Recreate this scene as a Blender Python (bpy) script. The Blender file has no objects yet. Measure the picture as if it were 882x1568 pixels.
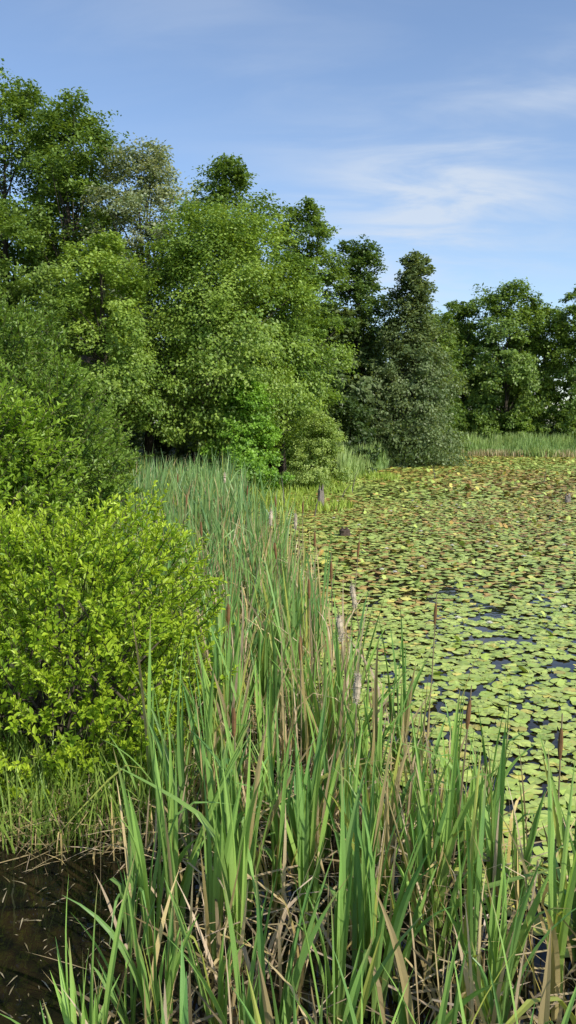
import bpy, math, numpy as np
from mathutils import noise as mn, Vector

scene = bpy.context.scene
scene.view_settings.view_transform = 'Standard'
scene.view_settings.look = 'None'
scene.view_settings.exposure = 0

# ------------------------------------------------------------------ mesh builder
class MB:
    def __init__(s):
        s.v=[]; s.c=[]; s.f=[]; s.n=0
    def add(s, v, f, c, mat=0):
        v=np.asarray(v,dtype=np.float32).reshape(-1,3); f=np.asarray(f,dtype=np.int64)
        c=np.asarray(c,dtype=np.float32)
        if c.ndim==1: c=np.tile(c[:3],(len(v),1))
        s.v.append(v); s.c.append(c); s.f.append((f+s.n,mat)); s.n+=len(v)
    def build(s, name, mats, smooth=False):
        me=bpy.data.meshes.new(name)
        V=np.concatenate(s.v); C=np.concatenate(s.c)
        me.vertices.add(len(V)); me.vertices.foreach_set('co',V.ravel())
        li=[];ls=[];mi=[];off=0
        for f,m in s.f:
            k=f.shape[1]; li.append(f.ravel()); ls.append(off+np.arange(len(f))*k); off+=f.size
            mi.append(np.full(len(f),m))
        li=np.concatenate(li).astype(np.int32); ls=np.concatenate(ls).astype(np.int32); mi=np.concatenate(mi).astype(np.int32)
        me.loops.add(len(li)); me.loops.foreach_set('vertex_index',li)
        me.polygons.add(len(ls)); me.polygons.foreach_set('loop_start',ls)
        me.polygons.foreach_set('material_index',mi)
        me.polygons.foreach_set('use_smooth',np.full(len(ls),smooth))
        me.update(calc_edges=True)
        at=me.attributes.new('Col','FLOAT_COLOR','POINT')
        C4=np.ones((len(V),4),dtype=np.float32); C4[:,:3]=np.clip(C,0,1)
        at.data.foreach_set('color',C4.ravel())
        for m in mats: me.materials.append(m)
        ob=bpy.data.objects.new(name,me); scene.collection.objects.link(ob)
        return ob

def norm(a):
    return a/np.maximum(np.linalg.norm(a,axis=-1,keepdims=True),1e-6)

def leaves(mb,P,D,N,L,W,col,mat=1,six=False):
    D=norm(D); S=norm(np.cross(D,N)); N=np.cross(S,D)
    L=np.asarray(L).reshape(-1,1); W=np.asarray(W).reshape(-1,1)
    n=len(P)
    if six:
        fo=W*0.18
        vs=[P, P+D*L*.3+S*W*.46+N*fo, P+D*L*.68+S*W*.36+N*(fo-L*.03), P+D*L-N*L*.12,
            P+D*L*.68-S*W*.36+N*(fo-L*.03), P+D*L*.3-S*W*.46+N*fo]
        V=np.stack(vs,1).reshape(-1,3)
        b=np.arange(n)[:,None]*6
        F=np.concatenate([b+np.array([[0,1,2,3]]), b+np.array([[0,3,4,5]])])
        mb.add(V,F,np.repeat(col,6,axis=0),mat)
    else:
        vs=[P, P+D*L*.45+S*W*.5, P+D*L-N*L*.12, P+D*L*.5-S*W*.5]
        V=np.stack(vs,1).reshape(-1,3)
        F=np.arange(n)[:,None]*4+np.array([[0,1,2,3]])
        mb.add(V,F,np.repeat(col,4,axis=0),mat)

def tube(mb,pts,rad,col,mat=0,sides=5):
    pts=np.asarray(pts,float); k=len(pts)
    T=np.gradient(pts,axis=0); T=norm(T)
    ref=np.array([1.,0.13,0.07]); 
    A=norm(np.cross(T,ref)); B=np.cross(T,A)
    th=np.arange(sides)*2*math.pi/sides
    R=np.asarray(rad).reshape(-1,1,1)
    V=pts[:,None,:]+R*(A[:,None,:]*np.cos(th)[None,:,None]+B[:,None,:]*np.sin(th)[None,:,None])
    F=[]
    for i in range(k-1):
        for j in range(sides):
            j2=(j+1)%sides
            F.append([i*sides+j,i*sides+j2,(i+1)*sides+j2,(i+1)*sides+j])
    mb.add(V.reshape(-1,3),F,col,mat)

def blades(mb,P,az,h,w,th0,bend,kpos,kang,face,cb,ct,nseg=7,mat=0,fold=False,tipbrown=None):
    n=len(P); s=np.linspace(0,1,nseg+1)[None,:]
    th=th0[:,None]+bend[:,None]*s**1.6+kang[:,None]/(1+np.exp(-(s-kpos[:,None])*30))
    thm=(th[:,1:]+th[:,:-1])/2
    ds=h[:,None]/nseg
    r=np.concatenate([np.zeros((n,1)),np.cumsum(np.sin(thm)*ds,1)],1)
    z=np.concatenate([np.zeros((n,1)),np.cumsum(np.cos(thm)*ds,1)],1)
    C=np.stack([P[:,0:1]+r*np.cos(az)[:,None],P[:,1:2]+r*np.sin(az)[:,None],np.maximum(P[:,2:3]+z,0.004+P[:,2:3])],-1)
    wp=np.where(s<.55,.75+.25*np.minimum(s/.3,1),1-((s-.55)/.45)**1.6)*np.ones((n,1))
    wp=np.maximum(wp,0.03)*w[:,None]*.5
    fa=face[:,None]+s*0.9*np.sign(np.sin(face*7))[:,None]
    S=np.stack([np.cos(fa),np.sin(fa),np.zeros_like(fa)],-1)*wp[...,None]
    t=(s**0.7)[...,None]*np.ones((n,1,1))
    col=cb[:,None,:]*(1-t)+ct[:,None,:]*t
    if tipbrown is not None:
        tb=np.clip((s-.86)/.1,0,1)[...,None]*tipbrown[:,None,None]
        col=col*(1-tb)+np.array([.36,.27,.13])*tb
    k=nseg+1
    if fold:
        Nn=np.stack([-np.sin(fa),np.cos(fa),np.zeros_like(fa)],-1)*wp[...,None]*.45
        V=np.stack([C-S+Nn,C,C+S+Nn],2); m=3
    else:
        V=np.stack([C-S,C+S],2); m=2
    F=[]
    base=np.arange(n)[:,None]*k*m
    for i in range(nseg):
        for j in range(m-1):
            a=i*m+j
            F.append(base+np.array([[a,a+1,a+m+1,a+m]]))
    mb.add(V.reshape(-1,3),np.concatenate(F),np.repeat(col.reshape(-1,3),m,axis=0),mat)

# ------------------------------------------------------------------ materials
def mat_attr(name,trans=.3,rough=.5,spec=.3,tmul=(1.25,1.2,.6),bump=0):
    m=bpy.data.materials.new(name); m.use_nodes=True; nt=m.node_tree; nt.nodes.clear()
    o=nt.nodes.new('ShaderNodeOutputMaterial'); a=nt.nodes.new('ShaderNodeAttribute'); a.attribute_name='Col'
    p=nt.nodes.new('ShaderNodeBsdfPrincipled'); p.inputs['Roughness'].default_value=rough
    p.inputs['Specular IOR Level'].default_value=spec
    nt.links.new(a.outputs['Color'],p.inputs['Base Color'])
    if bump:
        nz=nt.nodes.new('ShaderNodeTexNoise'); nz.inputs['Scale'].default_value=bump; nz.inputs['Detail'].default_value=6
        b=nt.nodes.new('ShaderNodeBump'); b.inputs['Strength'].default_value=.6; b.inputs['Distance'].default_value=.02
        nt.links.new(nz.outputs['Fac'],b.inputs['Height']); nt.links.new(b.outputs['Normal'],p.inputs['Normal'])
        mx=nt.nodes.new('ShaderNodeMix'); mx.data_type='RGBA'; mx.blend_type='MULTIPLY'; mx.inputs[0].default_value=.7
        nt.links.new(a.outputs['Color'],mx.inputs[6]); nt.links.new(nz.outputs['Fac'],mx.inputs[7])
        nt.links.new(mx.outputs[2],p.inputs['Base Color'])
    if trans>0:
        t=nt.nodes.new('ShaderNodeBsdfTranslucent')
        mu=nt.nodes.new('ShaderNodeMix'); mu.data_type='RGBA'; mu.blend_type='MULTIPLY'; mu.inputs[0].default_value=1
        nt.links.new(a.outputs['Color'],mu.inputs[6]); mu.inputs[7].default_value=(*tmul,1)
        nt.links.new(mu.outputs[2],t.inputs['Color'])
        x=nt.nodes.new('ShaderNodeMixShader'); x.inputs[0].default_value=trans
        nt.links.new(p.outputs[0],x.inputs[1]); nt.links.new(t.outputs[0],x.inputs[2]); nt.links.new(x.outputs[0],o.inputs[0])
    else: nt.links.new(p.outputs[0],o.inputs[0])
    return m
M_leaf=mat_attr('leaf_material',.36,.45,.4,(1.5,1.4,.6))
M_blade=mat_attr('reed_blade_material',.30,.40,.4,(1.3,1.25,.6))
M_bark=mat_attr('bark_material',0,.9,.1,bump=9)
M_pad=mat_attr('lily_pad_material',.08,.38,.5)
M_plain=mat_attr('weathered_wood_material',0,.8,.2,bump=25)
M_petal=mat_attr('petal_material',.2,.5,.3,(1,1,1))

def mat_water():
    m=bpy.data.materials.new('pond_water_material'); m.use_nodes=True; nt=m.node_tree
    p=nt.nodes['Principled BSDF']
    p.inputs['Roughness'].default_value=.03; p.inputs['IOR'].default_value=1.33
    tc=nt.nodes.new('ShaderNodeTexCoord'); nz=nt.nodes.new('ShaderNodeTexNoise'); nz.inputs['Scale'].default_value=2.2; nz.inputs['Detail'].default_value=3
    nt.links.new(tc.outputs['Object'],nz.inputs['Vector'])
    b=nt.nodes.new('ShaderNodeBump'); b.inputs['Strength'].default_value=.25; b.inputs['Distance'].default_value=.03
    nt.links.new(nz.outputs['Fac'],b.inputs['Height']); nt.links.new(b.outputs['Normal'],p.inputs['Normal'])
    n2=nt.nodes.new('ShaderNodeTexNoise'); n2.inputs['Scale'].default_value=5; n2.inputs['Detail'].default_value=8
    nt.links.new(tc.outputs['Object'],n2.inputs['Vector'])
    r=nt.nodes.new('ShaderNodeValToRGB'); r.color_ramp.elements[0].position=.42; r.color_ramp.elements[0].color=(.006,.006,.005,1)
    r.color_ramp.elements[1].position=.72; r.color_ramp.elements[1].color=(.03,.02,.009,1)
    nt.links.new(n2.outputs['Fac'],r.inputs[0]); nt.links.new(r.outputs[0],p.inputs['Base Color'])
    return m
def mat_ground():
    m=bpy.data.materials.new('ground_material'); m.use_nodes=True; nt=m.node_tree
    p=nt.nodes['Principled BSDF']; p.inputs['Roughness'].default_value=.95
    tc=nt.nodes.new('ShaderNodeTexCoord'); nz=nt.nodes.new('ShaderNodeTexNoise'); nz.inputs['Scale'].default_value=.8; nz.inputs['Detail'].default_value=9
    nt.links.new(tc.outputs['Object'],nz.inputs['Vector'])
    r=nt.nodes.new('ShaderNodeValToRGB'); e=r.color_ramp.elements
    e[0].position=.35; e[0].color=(.03,.022,.012,1); e[1].position=.65; e[1].color=(.05,.08,.02,1)
    nt.links.new(nz.outputs['Fac'],r.inputs[0]); nt.links.new(r.outputs[0],p.inputs['Base Color'])
    return m
M_water=mat_water(); M_ground=mat_ground()

# ------------------------------------------------------------------ terrain
SY=np.array([-40,5,8,12,20,30,36,42,50,60,75,84,200.]); SX=np.array([-8,-4,-3.2,-3.6,-5,-6.5,-5,.8,3.2,5.5,9,13,14.])
def shore(y): return np.interp(y,SY,SX)
def landness(x,y):
    a=shore(y)-x; b=(y-90-1.5*np.sin(x*.13)-.6*np.sin(x*.5+1))
    return np.maximum(a,b)
def ground(x,y):
    d=landness(np.asarray(x,float),np.asarray(y,float))
    z=np.where(d>0, .15+np.minimum(d,12)*.06+np.clip(d-12,0,60)*.03, -.08+np.maximum(d*.25,-.6))
    return z
def lin(a,b,st): return np.arange(a,b,st)
xs=np.concatenate([[-2500,-1000,-400,-200,-120],lin(-80,-20,4),lin(-20,20,.8),lin(20,100,4),[100,140,250,500,1200,2500]])
ys=np.concatenate([[-2500,-800,-200,-60],lin(-30,0,4),lin(0,60,.8),lin(60,120,2),[120,150,200,350,800,2500]])
XX,YY=np.meshgrid(xs,ys); ZZ=ground(XX,YY)+.05*np.sin(XX*1.7)*np.sin(YY*1.3)
nx=len(xs); ny=len(ys); i,j=np.meshgrid(np.arange(nx-1),np.arange(ny-1)); a=(j*nx+i).ravel()
mb=MB(); mb.add(np.stack([XX,YY,ZZ],-1).reshape(-1,3),np.stack([a,a+1,a+nx+1,a+nx],1),(.05,.05,.03)); mb.build('ground',[M_ground],True)
mb=MB(); mb.add([[-60,-60,0],[160,-60,0],[160,100,0],[-60,100,0]],[[0,1,2,3]],(.01,.01,.01)); mb.build('pond_water',[M_water])

# ------------------------------------------------------------------ trees
def crown(mb,rs,x,y,z0,h,r,base,shape,nc,ns,nl,ls,col,col2,limbs=True,barkc=(.09,.075,.06),lumpy=.25):
    zb=base*h
    t=(np.arange(nc)+rs.random(nc))/nc
    if shape=='cone': t=t**1.15
    else: t=t**.9
    a=rs.random(nc)*2*math.pi; p1,p2=rs.random(2)*6
    if shape=='cone': prof=(1-t)**.58*.93+.07
    elif shape=='bush': prof=np.sqrt(np.clip(1-t**2.2,0,1))
    else: prof=np.sqrt(np.clip(1-(np.abs(t-.38)/.66)**2.3,0,1))
    lob=1+lumpy*np.sin(2*a+p1+t*3)+lumpy*.6*np.sin(3*a+6*t+p2)
    rho=r*prof*lob*rs.random(nc)**.45*.86
    cr=r*rs.uniform(.15,.32,nc)
    if shape=='cone': cr=r*(.11+.19*(1-t))*rs.uniform(.8,1.3,nc)
    zz=z0+zb+(h-zb-cr*.5)*t
    C=np.stack([x+rho*np.cos(a),y+rho*np.sin(a),zz],1)
    if limbs:
        for k in range(0,nc,3):
            c=C[k]; sz=z0+zb*.6+(c[2]-z0-zb*.6)*rs.uniform(.45,.8) 
            st=np.array([x+rs.normal()*.05,y,sz]); mid=(st+c)/2+np.array([0,0,.05*np.linalg.norm(c-st)])
            rr=.008*h*(1-.6*t[k])*.7
            tube(mb,[st,mid,c],[rr,rr*.6,rr*.2],np.array(barkc)*rs.uniform(.8,1.2),0,4)
    n1=nc*ns
    d=norm(rs.normal(size=(n1,3))); rad=rs.random(n1)**.4
    crr=np.repeat(cr,ns); CC=np.repeat(C,ns,axis=0)
    SP=CC+d*rad[:,None]*crr[:,None]*np.array([1.2,1.2,.75])
    ext=(np.hypot(SP[:,0]-x,SP[:,1]-y))
    SP[:,2]-=ext*.05
    n2=n1*nl
    P=np.repeat(SP,nl,axis=0)+rs.normal(size=(n2,3))*np.repeat(crr,nl)[:,None]*np.array([.23,.23,.14])
    out=norm(P-np.array([x,y,z0+h*.45])); 
    N=norm(np.array([0,0,.5])+out*.55+rs.normal(size=(n2,3))*.45)
    D=norm(np.cross(N,rs.normal(size=(n2,3)))+out*.3-np.array([0,0,.35]))
    sc=rs.uniform(.6,1.3,n2)*ls
    tc=np.repeat(np.repeat(rs.normal(size=nc),ns)*.6+rs.normal(size=n1)*.4,nl)
    mixf=np.clip(.5+.36*tc+rs.normal(size=n2)*.2,0,1)[:,None]
    c=np.array(col)*(1-mixf)+np.array(col2)*mixf
    c=c*rs.uniform(.8,1.2,n2)[:,None]
    leaves(mb,P,D,N,sc,sc*.68,c,1)

def tree(name,x,y,h,r,base=.15,shape='round',nc=80,ns=10,nl=30,ls=.2,col=(.035,.075,.015),col2=(.09,.16,.03),seed=1,bark=(.10,.085,.065),lean=0,lumpy=.25,multi=1):
    rs=np.random.default_rng(seed); mb=MB(); z0=float(ground(x,y))-.1
    for q in range(multi):
        k=8; s=np.linspace(0,1,k); ph=rs.random()*6; sp=.0 if multi==1 else .35*r
        ox=sp*math.cos(q*2.4+ph); oy=sp*math.sin(q*2.4+ph)
        pts=np.stack([x+lean*(s-s[0])+ox*s+.02*h*np.sin(s*4+ph)*s, y+oy*s+.015*h*np.sin(s*5+ph*2)*s, z0+s*h*(.75 if multi>1 else .88)],1)
        r0=(.014*h+.02)/multi
        tube(mb,pts,r0*(1-s*.93)+r0*.5*np.exp(-s*25),bark,0,8)
    crown(mb,rs,x+lean*.4,y,z0,h,r,base,shape,nc,ns,nl,ls,col,col2,limbs=(multi==1),barkc=bark,lumpy=lumpy)
    return mb.build(name,[M_bark,M_leaf])

G1=((.085,.155,.026),(.225,.33,.06))
G2=((.13,.225,.035),(.32,.44,.075))
G3=((.095,.150,.045),(.235,.30,.125))
G4=((.15,.21,.08),(.46,.50,.35))
G5=((.22,.32,.07),(.40,.50,.14))
DK=((.035,.07,.015),(.09,.145,.03))  # understory leaf greens darkened, shade under the crowns put into the colour
tree('oak_tree',-15.6,46,21.2,4.6,.10,'round',150,11,32,.20,*G1,seed=1)
tree('oak_tree',-11.4,44,19.3,3.9,.14,'round',150,11,32,.19,*G1,seed=2)
tree('oak_tree',-21,51,22,5,.12,'round',90,10,24,.28,*G1,seed=33)
tree('locust_tree',-7.6,44,17.4,3.5,.2,'round',140,11,30,.17,*G4,seed=3)
tree('oak_tree',-4.3,58,20.9,4.2,.15,'round',140,10,30,.23,*G1,seed=4,lumpy=.28)
tree('oak_tree',1.2,62,19.4,3.5,.12,'round',120,10,28,.24,*G1,seed=5,lumpy=.35)
tree('oak_tree',5.6,67,18.0,3.6,.04,'round',130,10,30,.24,(.055,.11,.024),(.16,.25,.05),seed=6)
tree('spruce_tree',9.9,64,17.2,4.6,.02,'cone',240,9,24,.23,*G3,seed=27,lumpy=.2)
tree('maple_tree',-3.5,41,13.9,4.9,.17,'round',210,12,34,.155,*G2,seed=8,lumpy=.18)
tree('maple_tree',-.3,44,12.2,3.4,.12,'round',130,11,34,.16,(.105,.195,.03),(.27,.39,.06),seed=9)
tree('maple_tree',-8.4,37,11.4,2.8,.26,'round',110,11,32,.15,*G2,seed=10)
tree('maple_tree',-12.2,33,12.0,2.6,.15,'round',90,11,32,.15,*G1,seed=11)
tree('maple_sapling',-2.0,38,6.0,1.9,.02,'bush',80,11,30,.14,(.12,.25,.03),(.28,.48,.055),seed=12,multi=3)
tree('willow_shrub',1.5,40,4.6,1.75,.0,'bush',80,12,30,.10,*G5,seed=13,multi=5,lumpy=.04)
tree('maple_tree',25.0,93,19.2,5.0,.04,'round',120,10,24,.33,*G1,seed=14)
tree('maple_tree',21.0,97,17.6,4.4,.04,'round',100,10,24,.33,*G1,seed=15)
tree('maple_tree',17.0,94,15.8,4.2,.02,'round',100,10,24,.33,(.095,.165,.03),(.23,.34,.06),seed=16)
tree('maple_tree',29.3,96,17.0,4.5,.03,'round',100,10,24,.33,(.11,.19,.03),(.27,.38,.06),seed=17)
tree('oak_tree',33.6,92,18.4,4.5,.04,'round',100,10,24,.33,*G1,seed=18)
tree('oak_tree',41,94,18,5,.06,'round',70,10,20,.38,*G1,seed=19)
tree('maple_tree',13.8,82,13.6,3.8,.02,'round',100,10,24,.3,*G1,seed=20)

def mass(name,items,seed,ls,nc,ns,nl,cols,shape='round',base=.05):
    rs=np.random.default_rng(seed); mb=MB()
    for (x,y,h,r) in items:
        z0=float(ground(x,y))-.1; c=cols[rs.integers(len(cols))]
        s=np.linspace(0,1,4)
        tube(mb,np.stack([x+0*s,y+0*s,z0+s*h*.85],1),(.014*h+.02)*(1-.9*s),(.06,.05,.04),0,5)
        crown(mb,rs,x,y,z0,h,r,base,shape,nc,ns,nl,ls,c[0],c[1],limbs=False)
    return mb.build(name,[M_bark,M_leaf])
rs=np.random.default_rng(50)
it=[]
for k,xx in enumerate(np.arange(-60,6,4.6)):
    it.append((xx,70+rs.uniform(-4,6),rs.uniform(11,14.5),rs.uniform(4,5)))
for xx in np.arange(4,75,4.0): it.append((xx+rs.uniform(-1,1),104+rs.uniform(-3,6),rs.uniform(14,17.5),rs.uniform(4,5)))
for yy in np.arange(10,60,7): it.append((-28-rs.uniform(0,6),yy,rs.uniform(13,17),4.5))
mass('distant_trees',it,51,.46,40,9,18,[G1,G3,G1])
it=[]
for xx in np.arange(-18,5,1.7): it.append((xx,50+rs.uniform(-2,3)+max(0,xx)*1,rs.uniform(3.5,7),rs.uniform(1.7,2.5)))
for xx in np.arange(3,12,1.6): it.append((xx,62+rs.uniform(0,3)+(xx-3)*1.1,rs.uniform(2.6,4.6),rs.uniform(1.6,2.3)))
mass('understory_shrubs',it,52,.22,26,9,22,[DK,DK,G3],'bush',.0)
it=[]
for xx in np.arange(12,46,1.8): it.append((xx,(88 if xx>15 else 80)+rs.uniform(2,5),rs.uniform(2.8,4.9),rs.uniform(1.6,2.6)))
mass('shoreline_shrubs',it,53,.26,24,9,20,[G1,G2,G1,((.13,.20,.075),(.25,.33,.15))],'bush',.0)

# ------------------------------------------------------------------ leafy shoot bushes
def shoot_bush(name,cx,cy,rx,ry,h,nsh,sl,nl,ll,col,col2,seed,zlow=.12,lumps=.12,stems=14,wr=.45,six=True,bark=(.12,.10,.075),power=.30):
    rs=np.random.default_rng(seed); mb=MB(); z0=float(ground(cx,cy)); z0=max(z0,-.1)
    a=rs.random(nsh)*2*math.pi; e=rs.random(nsh)**.85
    zc=zlow+(1-zlow)*e; prof=np.sqrt(np.clip(1-(np.abs(zc-.5)/.55)**2.6,0.0,1))
    nn=np.array([mn.noise(Vector((math.cos(q)*1.6+seed,math.sin(q)*1.6,w*2.6))) for q,w in zip(a,zc)])
    n3=np.array([mn.noise(Vector((math.cos(q)*5+seed,math.sin(q)*5,w*7))) for q,w in zip(a,zc)])
    rr=rs.random(nsh)**power*(1+lumps*2.2*nn+lumps*1.8*n3)*prof
    P0=np.stack([cx+rx*rr*np.cos(a),cy+ry*rr*np.sin(a),z0+h*zc*(1+.12*nn+.06*n3)-sl*.5],1)
    out=np.stack([np.cos(a)*prof,np.sin(a)*prof,.9*np.ones(nsh)+.5*(zc-.3)],1)
    D0=norm(out+rs.normal(size=(nsh,3))*.42)
    L0=sl*rs.uniform(.5,1.5,nsh)
    for ax in (0,1):
        S=norm(np.cross(D0,np.array([1.,0,.2]) if ax else np.array([0,1.,.2])))*(.004*max(1,ll/.05))
        E=P0+D0*L0[:,None]
        Vv=np.stack([P0-S,P0+S,E+S*.4,E-S*.4],1).reshape(-1,3)
        mb.add(Vv,np.arange(nsh)[:,None]*4+np.array([[0,1,2,3]]),np.array((.14,.15,.06)),0)
    for k in range(stems):
        i=rs.integers(nsh); tgt=P0[i]; b=np.array([cx+rs.normal()*rx*.3,cy+rs.normal()*ry*.3,z0-.1])
        m1=b*.6+tgt*.4+np.array([0,0,.12*h]); m2=b*.25+tgt*.75+np.array([0,0,.08*h])+rs.normal(size=3)*.03
        q=.005*h+.003
        tube(mb,[b,m1,m2,tgt],[q,q*.8,q*.55,q*.25],np.array(bark)*rs.uniform(.7,1.6),0,5)
    n=nsh*nl; s=np.tile((np.arange(nl)+.5)/nl,nsh)
    s=np.clip(s+rs.normal(size=n)*.03,0,1)
    P=np.repeat(P0,nl,0)+np.repeat(D0*L0[:,None],nl,0)*s[:,None]
    DD=np.repeat(D0,nl,0)
    side=norm(np.cross(DD,rs.normal(size=(n,3))))
    D=norm(side*(1.0-.35*s[:,None])+DD*(.45+.6*s[:,None]))
    N=norm(DD*.6+np.array([0,0,.7])+rs.normal(size=(n,3))*.3)
    sc=ll*rs.uniform(.6,1.25,n)*(1-.35*s**3)
    t=np.repeat(np.clip(.5+.28*rs.normal(size=nsh)+nn*.5,0,1),nl)*.6+.4*s
    t=np.clip(t+rs.normal(size=n)*.1,0,1)[:,None]
    c=(np.array(col)*(1-t)+np.array(col2)*t)*rs.uniform(.85,1.15,n)[:,None]
    leaves(mb,P,D,N,sc,sc*wr,c,1,six)
    return mb.build(name,[M_bark,M_leaf])

BR=((.18,.32,.022),(.50,.63,.05))
shoot_bush('buttonbush_shrub',-2.08,7.2,1.34,1.3,2.42,2100,.26,17,.07,*BR,seed=9,zlow=.08,stems=80,lumps=.17,wr=.52)
shoot_bush('dogwood_shrub',-4.8,15.5,1.35,1.4,3.9,1300,.42,16,.12,(.10,.19,.028),(.25,.38,.055),seed=6,zlow=.05,stems=16,lumps=.28,wr=.55)
shoot_bush('dogwood_shrub',-5.4,13,1.4,1.3,3.3,1100,.4,16,.12,(.14,.26,.025),(.33,.48,.05),seed=7,zlow=.05,lumps=.25,wr=.55)
shoot_bush('birch_sapling',-7.2,19,1.8,1.7,5.4,1500,.5,16,.14,(.10,.19,.03),(.24,.36,.06),seed=8,zlow=.05,lumps=.33,wr=.55)
shoot_bush('dogwood_shrub',-5.2,20,1.1,1.1,3.4,900,.45,16,.13,(.11,.20,.03),(.26,.39,.06),seed=9,zlow=.03,lumps=.3,wr=.55)
shoot_bush('alder_shrub',-9.2,25,2.0,1.8,6.2,1500,.55,16,.17,(.09,.17,.03),(.22,.34,.055),seed=10,zlow=.03,lumps=.33,wr=.6)
shoot_bush('alder_shrub',-7.8,30,1.5,1.5,2.8,800,.5,16,.17,(.08,.15,.025),(.18,.28,.05),seed=11,zlow=.0,lumps=.25,wr=.6)

# ------------------------------------------------------------------ cattails
YE=np.array([2.4,3.5,4.3,5,5.8,6.5,7.2,8.5,11,15,20,26,32,38]); 
RE=np.array([2.7,2.7,2.6,2.2,1.8,1.5,1.35,1.1,.8,.45,-.1,-.7,-1.3,-2.0])
LE=np.array([-.9,-1.05,-1.15,-1.15,-1.15,-1.15,-1.0,-1.0,-2.0,-3.6,-5,-6.2,-7.2,-7.6])
def sample_strip(rs,y0,y1,dens,floor=.05,off=0.,gain=1.6,soff=3):
    A=(y1-y0)*9; n=int(A*dens)
    y=rs.uniform(y0,y1,n); x=rs.uniform(-8,3.0,n)
    r=np.interp(y,YE,RE); l=np.interp(y,YE,LE)
    cl=np.array([mn.noise(Vector((a*1.5,b*1.5,soff))) for a,b in zip(x,y)])
    pr=np.clip((r-x)/(.75+.02*y),0,1)*np.clip((x-l)/.3,0,1)*np.clip(.6+off+gain*cl,floor,1)
    k=rs.random(n)<pr
    return x[k],y[k]
def cattails(mb,rs,x,y,hm,nb,w,nseg,fold,green1,green2,spread=1.,pdead=.10,ptip=.25):
    n=len(x); nbk=nb
    X=np.repeat(x,nbk)+rs.normal(size=n*nbk)*.018; Y=np.repeat(y,nbk)+rs.normal(size=n*nbk)*.018
    m=n*nbk
    saz=np.repeat(rs.random(n)*6.283,nbk); az=saz+np.tile(np.arange(nbk)%2,n)*math.pi+rs.normal(size=m)*.4
    hn=np.array([mn.noise(Vector((a*.8,b*.8,31))) for a,b in zip(x,y)])
    sh=np.repeat(hm*(1+.3*hn)*rs.uniform(.75,1.12,n),nbk); h=sh*rs.uniform(.5,1.08,m)
    slean=np.repeat(rs.normal(size=n)*.12,nbk)*np.cos(az-np.repeat(rs.random(n)*6.28,nbk))
    th0=rs.uniform(.0,.19,m)*spread+slean; bend=rs.gamma(1.5,.19,m)*spread
    kp=rs.uniform(.45,.85,m); ka=np.where(rs.random(m)<.10,rs.uniform(.8,2.2,m),0)
    mixf=np.clip(np.repeat(rs.random(n),nbk)+rs.normal(size=m)*.2,0,1)[:,None]
    ct=(np.array(green1)*(1-mixf)+np.array(green2)*mixf)*rs.uniform(.8,1.2,m)[:,None]
    dead=rs.random(m)<pdead
    ct[dead]=np.array([.50,.38,.20])*rs.uniform(.6,1.2,dead.sum())[:,None]
    yel=rs.random(m)<.06; ct[yel]=np.array([.38,.42,.09])
    cb=ct*.6+np.array([.28,.29,.09])*.5
    P=np.stack([X,Y,np.full(m,-.03)],1)
    blades(mb,P,az,h,w*rs.uniform(.55,1.25,m),th0,bend,kp,ka,saz+math.pi/2+rs.normal(size=m)*.5,cb,ct,nseg,0,fold,(rs.random(m)<ptip)*1.0)
g1=(.11,.26,.07); g2=(.30,.49,.11)
rs=np.random.default_rng(77); mb=MB()
x,y=sample_strip(rs,2.5,5.6,21,off=.05); cattails(mb,rs,x,y,1.38,7,.041,10,True,g1,g2,1,.06)
x,y=sample_strip(rs,5.6,8.5,20); cattails(mb,rs,x,y,1.5,7,.039,9,True,g1,g2,1,.08)
x,y=sample_strip(rs,8.5,15,20,off=.1); cattails(mb,rs,x,y,1.7,7,.035,7,False,(.10,.25,.08),(.27,.44,.12),1,.08)
x,y=sample_strip(rs,15,38,12,off=.2,gain=1.2); cattails(mb,rs,x,y,1.95,6,.044,6,False,(.11,.24,.09),(.26,.41,.13),1,.05,.08)
def deadset(mb,rs,x,y,hm,w,flat,nseg=7,pk=.5):
    m=len(x); az=rs.random(m)*6.283; c=np.array([.70,.54,.33])*rs.uniform(.35,1.2,m)[:,None]
    c[:,2]*=rs.uniform(.7,1.2,m)
    P=np.stack([x,y,np.where(flat,rs.uniform(.0,.28,m),-.02)],1)
    h=hm*rs.uniform(.35,1.15,m)
    th0=np.where(flat,rs.uniform(1.2,1.62,m),np.abs(rs.normal(size=m))*.2); bend=rs.normal(size=m)*.2+.15
    ka=np.where(rs.random(m)<pk,rs.uniform(.7,2.6,m),0)*(~flat)
    blades(mb,P,az,h,w*rs.uniform(.5,1.3,m),th0,bend,rs.uniform(.2,.8,m),ka,rs.random(m)*6.28,c*.8,c,nseg,0,False)
x,y=sample_strip(rs,2.5,9,150,.1,.15,1.2,8); deadset(mb,rs,x,y,.95,.02,rs.random(len(x))<.4)
x,y=sample_strip(rs,6,15,60,.0,.0,2.2,12); deadset(mb,rs,x,y,1.55,.023,rs.random(len(x))<.0,7,.35)
x,y=sample_strip(rs,9,20,30,.1,.1,1.2,8); deadset(mb,rs,x,y,1.5,.022,rs.random(len(x))<.1,6)
x,y=sample_strip(rs,20,37,6,.1,.1,1.2,8); deadset(mb,rs,x,y,1.7,.03,rs.random(len(x))<.1,5)
n=1500; x=rs.uniform(-3.3,-.9,n); y=rs.uniform(5.75,7.4,n)-.25*np.abs(np.sin(x*3)); deadset(mb,rs,x,y,.5,.011,rs.random(n)<.55,6)
cat=mb.build('cattails',[M_blade])

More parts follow.
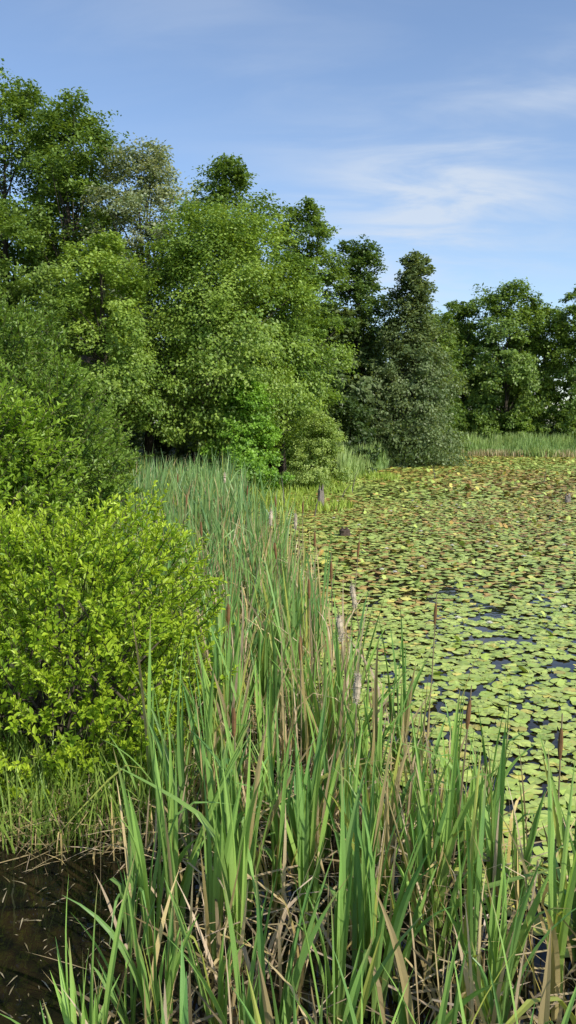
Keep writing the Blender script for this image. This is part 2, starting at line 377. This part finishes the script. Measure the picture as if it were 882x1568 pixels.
mb=MB(); rs=np.random.default_rng(8)
spots=[(.60,6.9,1.65,1),(1.35,7.6,1.6,0),(.25,8.0,1.75,0),(.45,5.9,1.45,1),(.0,9.6,1.9,0),(.35,10.5,1.9,0),(-.3,12,2.0,1),(-.6,7.5,1.6,0),(.2,13.5,2.0,0),(-.9,16,2.1,0),(-1.5,19,2.15,1),(1.1,5.2,1.5,0),(.5,8.8,1.8,0),(-.1,14.5,2.0,0),
 (.1,6.4,1.6,0),(-.35,5.2,1.45,0),(1.7,4.9,1.4,0),(.75,10.2,1.8,0),(-1.1,10.8,2.0,0),(.9,7.9,1.7,1),(-1.9,14,2.1,0),(-2.5,18,2.2,0),(.05,11.6,2.0,1)]
for (sx,sy,sh,fl) in spots:
    lx,ly=rs.normal(size=2)*.1
    top=np.array([sx+lx,sy+ly,sh]); b=np.array([sx,sy,-.05])
    tube(mb,[b,(b+top)/2+[.01,0,0],top],[.007,.006,.004],(.34,.27,.16),0,6)
    d=norm(top-b); L=.2; q=np.linspace(0,1,9); rad=.017*np.sin(np.pi*np.clip(q,.04,.96))**.35*(1.6 if fl else 1)
    pts=top-d*(.10+L*(1-q))[:,None]
    tube(mb,pts,rad*(1+(.15*rs.normal(size=9) if fl else 0)),(.70,.58,.42) if fl else (.26,.14,.06),0,8)
    if fl:
        n=500; P=pts[rs.integers(0,9,n)]+rs.normal(size=(n,3))*.006; D=norm(rs.normal(size=(n,3)))
        leaves(mb,P,D,rs.normal(size=(n,3)),np.full(n,.032),np.full(n,.005),np.tile([.85,.74,.58],(n,1)),0)
mb.build('cattail_seed_heads',[M_plain])

rs=np.random.default_rng(90); mb=MB()
def simple_blades(mb,x,y,h,w,c1,c2,seg=4,lean=.15):
    m=len(x); t=rs.random(m)[:,None]; c=(np.array(c1)*(1-t)+np.array(c2)*t)*rs.uniform(.8,1.2,m)[:,None]
    z=np.maximum(ground(x,y),-.05)
    blades(mb,np.stack([x,y,z],1),rs.random(m)*6.28,h*rs.uniform(.6,1.15,m),w*rs.uniform(.7,1.3,m),rs.uniform(0,lean,m),rs.gamma(1.5,.12,m),rs.uniform(.5,.8,m),np.where(rs.random(m)<.08,1.5,0),rs.random(m)*6.28,c*.9+np.array([.05,.045,.02])*.5,c,seg)
n=30000; x=rs.uniform(3,48,n); yb=np.where(x<14,np.interp(x,[3,6,9,13,15],[48,59,70,79,84]),85+1.5*np.sin(x*.13)+.8*np.sin(x*.7)); y=yb+rs.uniform(-4.5,5,n)
hv=2.0*(1+.6*np.array([mn.noise(Vector((a*.3,b*.3,2))) for a,b in zip(x,y)]))*np.clip(1-(yb-y-1)/6,.4,1)
tv=np.array([mn.noise(Vector((a*.15,b*.2,22))) for a,b in zip(x,y)])>0
simple_blades(mb,x[tv],y[tv],hv[tv],.07,(.22,.34,.09),(.42,.52,.20))
simple_blades(mb,x[~tv],y[~tv],hv[~tv]*.85,.07,(.18,.31,.09),(.36,.48,.17))
n=3500; x=rs.uniform(9,48,n); y=85+1.5*np.sin(x*.13)+rs.uniform(-5,-2,n)-np.clip(13-x,0,9)*1.2
simple_blades(mb,x,y,.8,.06,(.42,.35,.2),(.54,.45,.28))
mb.build('shoreline_reeds',[M_blade])
mb=MB()
n=14000; x=rs.uniform(-3,6.5,n); y=rs.uniform(29,58,n); c=np.array([mn.noise(Vector((a*.4,b*.15,9))) for a,b in zip(x,y)])
k=(x<np.interp(y,[29,34,42,50,58],[-.2,2.3,4.6,5.8,7])+c*3)&(rs.random(n)<.5+c); x=x[k];y=y[k]
simple_blades(mb,x,y,.42,.045,(.24,.36,.05),(.40,.50,.08),3,.4)
mb.build('marsh_grass',[M_blade])
mb=MB(); n=9000; x=rs.uniform(-9,-.6,n); y=rs.uniform(5.9,24,n); k=(x<np.interp(y,YE,LE)+.4)&(x>-1.0-.45*y); x=x[k];y=y[k]
x=np.concatenate([x,rs.uniform(-3.3,-.9,1300)]); y=np.concatenate([y,rs.uniform(5.7,7,1300)])
simple_blades(mb,x,y,.75,.014,(.15,.27,.04),(.34,.46,.10),5,.6)
mb.build('bank_grass',[M_blade])

# ------------------------------------------------------------------ lily pads
def pads(mb,rs,x,y,r,nr,tilt,brown,bigp=.03):
    m=len(x); rot=rs.random(m)*6.283
    th=np.linspace(.16,2*math.pi-.16,nr)[None,:]
    rim=r[:,None]*(1+.05*np.sin(3*th+rot[:,None]*3)+.03*rs.normal(size=(m,nr)))
    lx=rim*np.cos(th); ly=rim*np.sin(th)*.93; 
    lz=.05*r[:,None]*np.sin(2*th+rot[:,None]*5)+.05*r[:,None]*rs.normal(size=(m,nr))
    ta=rs.random(m)*6.283; tm=np.abs(rs.normal(size=m))*tilt
    big=rs.random(m)<bigp; tm=np.where(big,rs.uniform(.3,.9,m),tm)
    r_eff=np.where(big,.7,1.)
    X=(lx*np.cos(rot)[:,None]-ly*np.sin(rot)[:,None])*r_eff[:,None]; Y=(lx*np.sin(rot)[:,None]+ly*np.cos(rot)[:,None])*r_eff[:,None]
    Z=lz+(X*np.cos(ta)[:,None]+Y*np.sin(ta)[:,None])*np.tan(tm)[:,None]
    z0=.006+rs.random(m)*.014+np.abs(r*r_eff*np.tan(tm))*.85
    V=np.stack([X+x[:,None],Y+y[:,None],Z+z0[:,None]],-1)
    Cc=np.stack([x,y,z0+.003],-1)[:,None,:]
    V=np.concatenate([Cc,V],1)
    ga=np.array([.31,.42,.075]); gb=np.array([.47,.55,.13]); br=np.array([.45,.29,.075]); ye=np.array([.60,.54,.12])
    t=rs.random(m)[:,None]; c=ga*(1-t)+gb*t
    u=rs.random(m); isb=(u<brown); c[isb]=(br*rs.uniform(.45,1.3,isb.sum())[:,None])
    isy=(u>1-.05-.4*np.clip(brown,0,1)); c[isy]=ye*rs.uniform(.7,1.1,isy.sum())[:,None]
    c=c*rs.uniform(.8,1.15,m)[:,None]
    col=np.repeat(c[:,None,:],nr+1,1); 
    edge=(rs.random((m,nr))<.12)[...,None]*.45
    col[:,1:]=col[:,1:]*(1-edge)+br*edge
    col[:,0]=col[:,0]*1.12
    b=np.arange(m)[:,None]*(nr+1)
    F=[b+np.array([[0,k+1,k+2]]) for k in range(nr-1)]
    mb.add(V.reshape(-1,3),np.concatenate(F),col.reshape(-1,3),0)
rs=np.random.default_rng(21); mb=MB()
def padfield(y0,y1,sp,r0,r1,nr,tilt,bigp):
    gx=np.arange(-3,min(.42*y1+6,46),sp); gy=np.arange(y0,y1,sp); X,Y=np.meshgrid(gx,gy); X=X.ravel();Y=Y.ravel()
    left=np.interp(Y,list(YE)+[45,60,75,86],list(RE-.8)+[1,4.5,8,14])
    k=(X>left)&(X<.42*Y+5)&(landness(X,Y)<-.6); X=X[k];Y=Y[k]
    n=len(X); X=X+rs.uniform(-.7,.7,n)*sp; Y=Y+rs.uniform(-.7,.7,n)*sp
    n1=np.array([mn.noise(Vector((a*.45,b*.35,1))) for a,b in zip(X,Y)]); n2=np.array([mn.noise(Vector((a*2.1,b*2.6,5))) for a,b in zip(X,Y)])
    nb=np.array([mn.noise(Vector((a*.12,b*.09,15))) for a,b in zip(X,Y)])
    gap=n1*.40+n2*.75
    thr=np.interp(Y,[3,6,8,12,18,30],[.22,.26,.32,.36,.44,.55])
    k=gap<thr; X=X[k];Y=Y[k];nb=nb[k]
    brown=np.interp(Y,[5,12,20,30,60,85],[.04,.07,.12,.24,.34,.28])+nb*.45
    pads(mb,rs,X,Y,r0+(r1-r0)*rs.random(len(X))**1.3,nr,tilt,brown,bigp)
padfield(3,14,.115,.05,.105,13,.05,.02)
padfield(14,34,.15,.065,.12,9,.09,.03)
padfield(34,88,.28,.11,.20,7,.12,.03)
mb.build('lily_pads',[M_pad],False)

mb=MB(); rs=np.random.default_rng(4)
for k in range(30):
    fy=rs.uniform(8,34); fx=rs.uniform(1.2,.36*fy); 
    for ring,(np_,el,L) in enumerate([(8,.35,.065),(7,.8,.055),(5,1.2,.04)]):
        a=np.arange(np_)*6.283/np_+ring*.4; D=np.stack([np.cos(a)*math.cos(el),np.sin(a)*math.cos(el),np.full(np_,math.sin(el))],1)
        N=np.stack([-np.cos(a)*math.sin(el),-np.sin(a)*math.sin(el),np.full(np_,math.cos(el))],1)
        leaves(mb,np.tile([fx,fy,.03],(np_,1))+D*.005,D,N,np.full(np_,L),np.full(np_,L*.45),np.tile([.78,.76,.68],(np_,1)),0,True)
mb.build('water_lily_flowers',[M_petal])

mb=MB(); rs=np.random.default_rng(14); n=700
x=rs.uniform(-3.4,-.8,n); y=rs.uniform(3.2,6.6,n); z=np.full(n,.006)+rs.random(n)*.004
a=rs.random(n)*6.28; L=np.where(rs.random(n)<.2,rs.uniform(.08,.3,n),rs.uniform(.01,.045,n)); 
D=np.stack([np.cos(a),np.sin(a),0*a],1); t=rs.random(n)[:,None]
leaves(mb,np.stack([x,y,z],1),D,np.tile([0,0,1.],(n,1)),L,np.minimum(L*.4,.009),np.array([.65,.55,.36])*(1-t)+np.array([.2,.16,.07])*t,0)
mb.build('floating_debris',[M_plain])

# ------------------------------------------------------------------ stumps
def stump(name,x,y,h,r,seed,snag=True,col=(.3,.26,.22)):
    rs=np.random.default_rng(seed); mb=MB(); S=14; rings=9
    V=[]
    for i in range(rings):
        t=i/(rings-1)
        for j in range(S):
            a=j*2*math.pi/S; q=r*(1.25-.45*t+.12*math.sin(3*a+seed)+.08*rs.normal())
            z=-.3+(h+.3)*t
            if i==rings-1: z+= h*.22*math.sin(a*2+seed)*.8+h*.1*rs.normal(); q*=.6
            V.append([x+q*math.cos(a)+.06*t*h,y+q*math.sin(a),z])
    F=[[i*S+j,i*S+(j+1)%S,(i+1)*S+(j+1)%S,(i+1)*S+j] for i in range(rings-1) for j in range(S)]
    mb.add(V,F,col); 
    mb.add([V[(rings-1)*S+j] for j in range(S)]+[[x+.06*h,y,h*.75]],[[j,(j+1)%S,S] for j in range(S)],np.array(col)*.5)
    if snag: tube(mb,[[x,y,h*.5],[x+.12,y+.05,h*.9],[x+.18,y+.05,h*1.15]],[.04,.025,.008],col,0,6)
    mb.build(name,[M_plain])
stump('tree_stump',1.25,31.5,.75,.13,1)
stump('tree_stump',1.62,23.0,.24,.17,2,False,(.11,.08,.06))
stump('tree_stump',11.5,33,.35,.12,3,True)
mb=MB()
for (x,y,l,dx) in [(3.0,38,1.1,.3),(8.5,46,1.0,-.3),(14,44,.8,.2),(-.1,30,1.3,-.15),(.9,28,.7,.2),(2.3,35.5,.6,.5)]:
    tube(mb,[[x,y,-.2],[x+dx*.5,y,l*.55],[x+dx,y+.05,l]],[.03,.02,.006],(.2,.17,.14),0,5)
mb.build('dead_branches',[M_plain])

# ------------------------------------------------------------------ house half-hidden on the bank
def box(mb,x0,x1,y0,y1,z0,z1,c,mat=0):
    V=[[x0,y0,z0],[x1,y0,z0],[x1,y1,z0],[x0,y1,z0],[x0,y0,z1],[x1,y0,z1],[x1,y1,z1],[x0,y1,z1]]
    mb.add(V,[[0,1,5,4],[1,2,6,5],[2,3,7,6],[3,0,4,7],[4,5,6,7],[0,3,2,1]],c,mat)
root=bpy.data.objects.new('shingled_house',None); scene.collection.objects.link(root); root.location=(0,0,0)
hx0,hx1,hy0,hy1=-17.5,-9.6,38.5,42
mb=MB()
for k in range(20):
    zz=.2+k*.24; box(mb,hx0-.01*(k%2),hx1+.01*(k%2),hy0-.01*(k%2),hy1,zz,zz+.237,np.array([.36,.35,.34])*(1-.06*(k%3)))
w=mb.build('walls',[M_plain]); w.parent=root
mb=MB(); xm=(hy0+hy1)/2
mb.add([[hx0-.3,hy0-.4,4.9],[hx1+.3,hy0-.4,4.9],[hx1+.3,xm,6.6],[hx0-.3,xm,6.6],[hx0-.3,hy1+.4,4.9],[hx1+.3,hy1+.4,4.9]],[[0,1,2,3],[3,2,5,4]],(.2,.15,.12))
mb.add([[hx1-.02,hy0,5.0],[hx1-.02,hy1,5.0],[hx1-.02,xm,6.5]],[[0,1,2]],(.32,.31,.3))
w=mb.build('roof',[M_plain]); w.parent=root
mb=MB()
for wx in (-15.5,-13,-10.8):
    box(mb,wx-.5,wx+.5,hy0-.06,hy0-.015,2.1,3.5,(.9,.9,.88)); box(mb,wx-.42,wx+.42,hy0-.075,hy0-.062,2.18,3.42,(.02,.025,.03))
w=mb.build('windows',[M_plain]); w.parent=root

# ------------------------------------------------------------------ light, sky
S=Vector((.64,-.60,.74)).normalized()
sun=bpy.data.lights.new('sun','SUN'); sun.energy=5; sun.angle=math.radians(.5); sun.color=(1,.945,.82)
so=bpy.data.objects.new('sun',sun); scene.collection.objects.link(so); so.rotation_euler=S.to_track_quat('Z','Y').to_euler()
wd=bpy.data.worlds.new('World'); scene.world=wd; wd.use_nodes=True; nt=wd.node_tree; nt.nodes.clear()
out=nt.nodes.new('ShaderNodeOutputWorld'); bg=nt.nodes.new('ShaderNodeBackground'); bg.inputs[1].default_value=.15
sky=nt.nodes.new('ShaderNodeTexSky'); sky.sky_type='NISHITA'; sky.sun_disc=False
sky.sun_elevation=math.asin(S.z); sky.sun_rotation=math.atan2(S.x,S.y); sky.air_density=1.0; sky.dust_density=.6; sky.ozone_density=1.3
tint=nt.nodes.new('ShaderNodeMix'); tint.data_type='RGBA'; tint.blend_type='MULTIPLY'; tint.inputs[0].default_value=1; tint.inputs[7].default_value=(1.13,1.18,1.27,1)
nt.links.new(sky.outputs[0],tint.inputs[6])
tc=nt.nodes.new('ShaderNodeTexCoord'); sep=nt.nodes.new('ShaderNodeSeparateXYZ'); nt.links.new(tc.outputs['Generated'],sep.inputs[0])
def math_(op,a,b=None):
    n=nt.nodes.new('ShaderNodeMath'); n.operation=op
    for i,v in enumerate((a,b)):
        if v is None: continue
        if isinstance(v,(int,float)): n.inputs[i].default_value=v
        else: nt.links.new(v,n.inputs[i])
    return n.outputs[0]
zz=math_('ADD',math_('MAXIMUM',sep.outputs[2],0.0),.25)
cx=math_('DIVIDE',sep.outputs[0],zz); cy=math_('DIVIDE',sep.outputs[1],zz)
cmb=nt.nodes.new('ShaderNodeCombineXYZ'); nt.links.new(cx,cmb.inputs[0]); nt.links.new(cy,cmb.inputs[1])
def cloud(rot,scale,loc,ns,lo,hi,dist,det=9,rough=.5):
    mp=nt.nodes.new('ShaderNodeMapping'); mp.inputs['Rotation'].default_value=(0,0,rot); mp.inputs['Scale'].default_value=scale; mp.inputs['Location'].default_value=loc
    nt.links.new(cmb.outputs[0],mp.inputs[0])
    nz=nt.nodes.new('ShaderNodeTexNoise'); nz.inputs['Scale'].default_value=ns; nz.inputs['Detail'].default_value=det; nz.inputs['Roughness'].default_value=rough; nz.inputs['Distortion'].default_value=dist
    nt.links.new(mp.outputs[0],nz.inputs['Vector'])
    mr=nt.nodes.new('ShaderNodeMapRange'); mr.interpolation_type='SMOOTHSTEP'; mr.inputs[1].default_value=lo; mr.inputs[2].default_value=hi
    nt.links.new(nz.outputs['Fac'],mr.inputs[0]); return mr.outputs[0]
def bank(bx,by,rx,ry,amp):
    dx=math_('DIVIDE',math_('SUBTRACT',cx,bx),rx); dy=math_('DIVIDE',math_('SUBTRACT',cy,by),ry)
    d2=math_('ADD',math_('MULTIPLY',dx,dx),math_('MULTIPLY',dy,dy))
    return math_('MULTIPLY',math_('EXPONENT',math_('MULTIPLY',d2,-1.0)),amp)
c1=cloud(math.radians(55),(1.2,3.2,1),(.3,0,0),2.0,.36,.72,.5,9,.55)
c2=cloud(0,(1,1,1),(3.1,1.2,0),.75,.42,.66,.2,3)
cover=math_('ADD',math_('MULTIPLY',c2,.22),math_('ADD',bank(.35,1.87,.26,.22,1.0),math_('ADD',bank(.46,1.5,.16,.16,.5),bank(.22,2.25,.30,.35,.8))))
cc=math_('MINIMUM',math_('MULTIPLY',math_('ADD',math_('MULTIPLY',c1,.85),.14),cover),.75)
haze=nt.nodes.new('ShaderNodeMix'); haze.data_type='RGBA'
nt.links.new(math_('ADD',cc,.02),haze.inputs[0]); nt.links.new(tint.outputs[2],haze.inputs[6]); haze.inputs[7].default_value=(4.7,5.2,5.9,1)
nt.links.new(haze.outputs[2],bg.inputs[0]); nt.links.new(bg.outputs[0],out.inputs[0])

# ------------------------------------------------------------------ camera
cam=bpy.data.cameras.new('camera'); cam.sensor_fit='VERTICAL'; cam.sensor_height=36; cam.lens=18/math.tan(math.radians(32.5)); cam.clip_end=6000; cam.clip_start=.05
co=bpy.data.objects.new('camera',cam); scene.collection.objects.link(co); co.location=(0,0,3.2); co.rotation_euler=(math.radians(90-6.2),0,0)
scene.camera=co
print('verts',sum(len(o.data.vertices) for o in scene.objects if o.type=='MESH'))
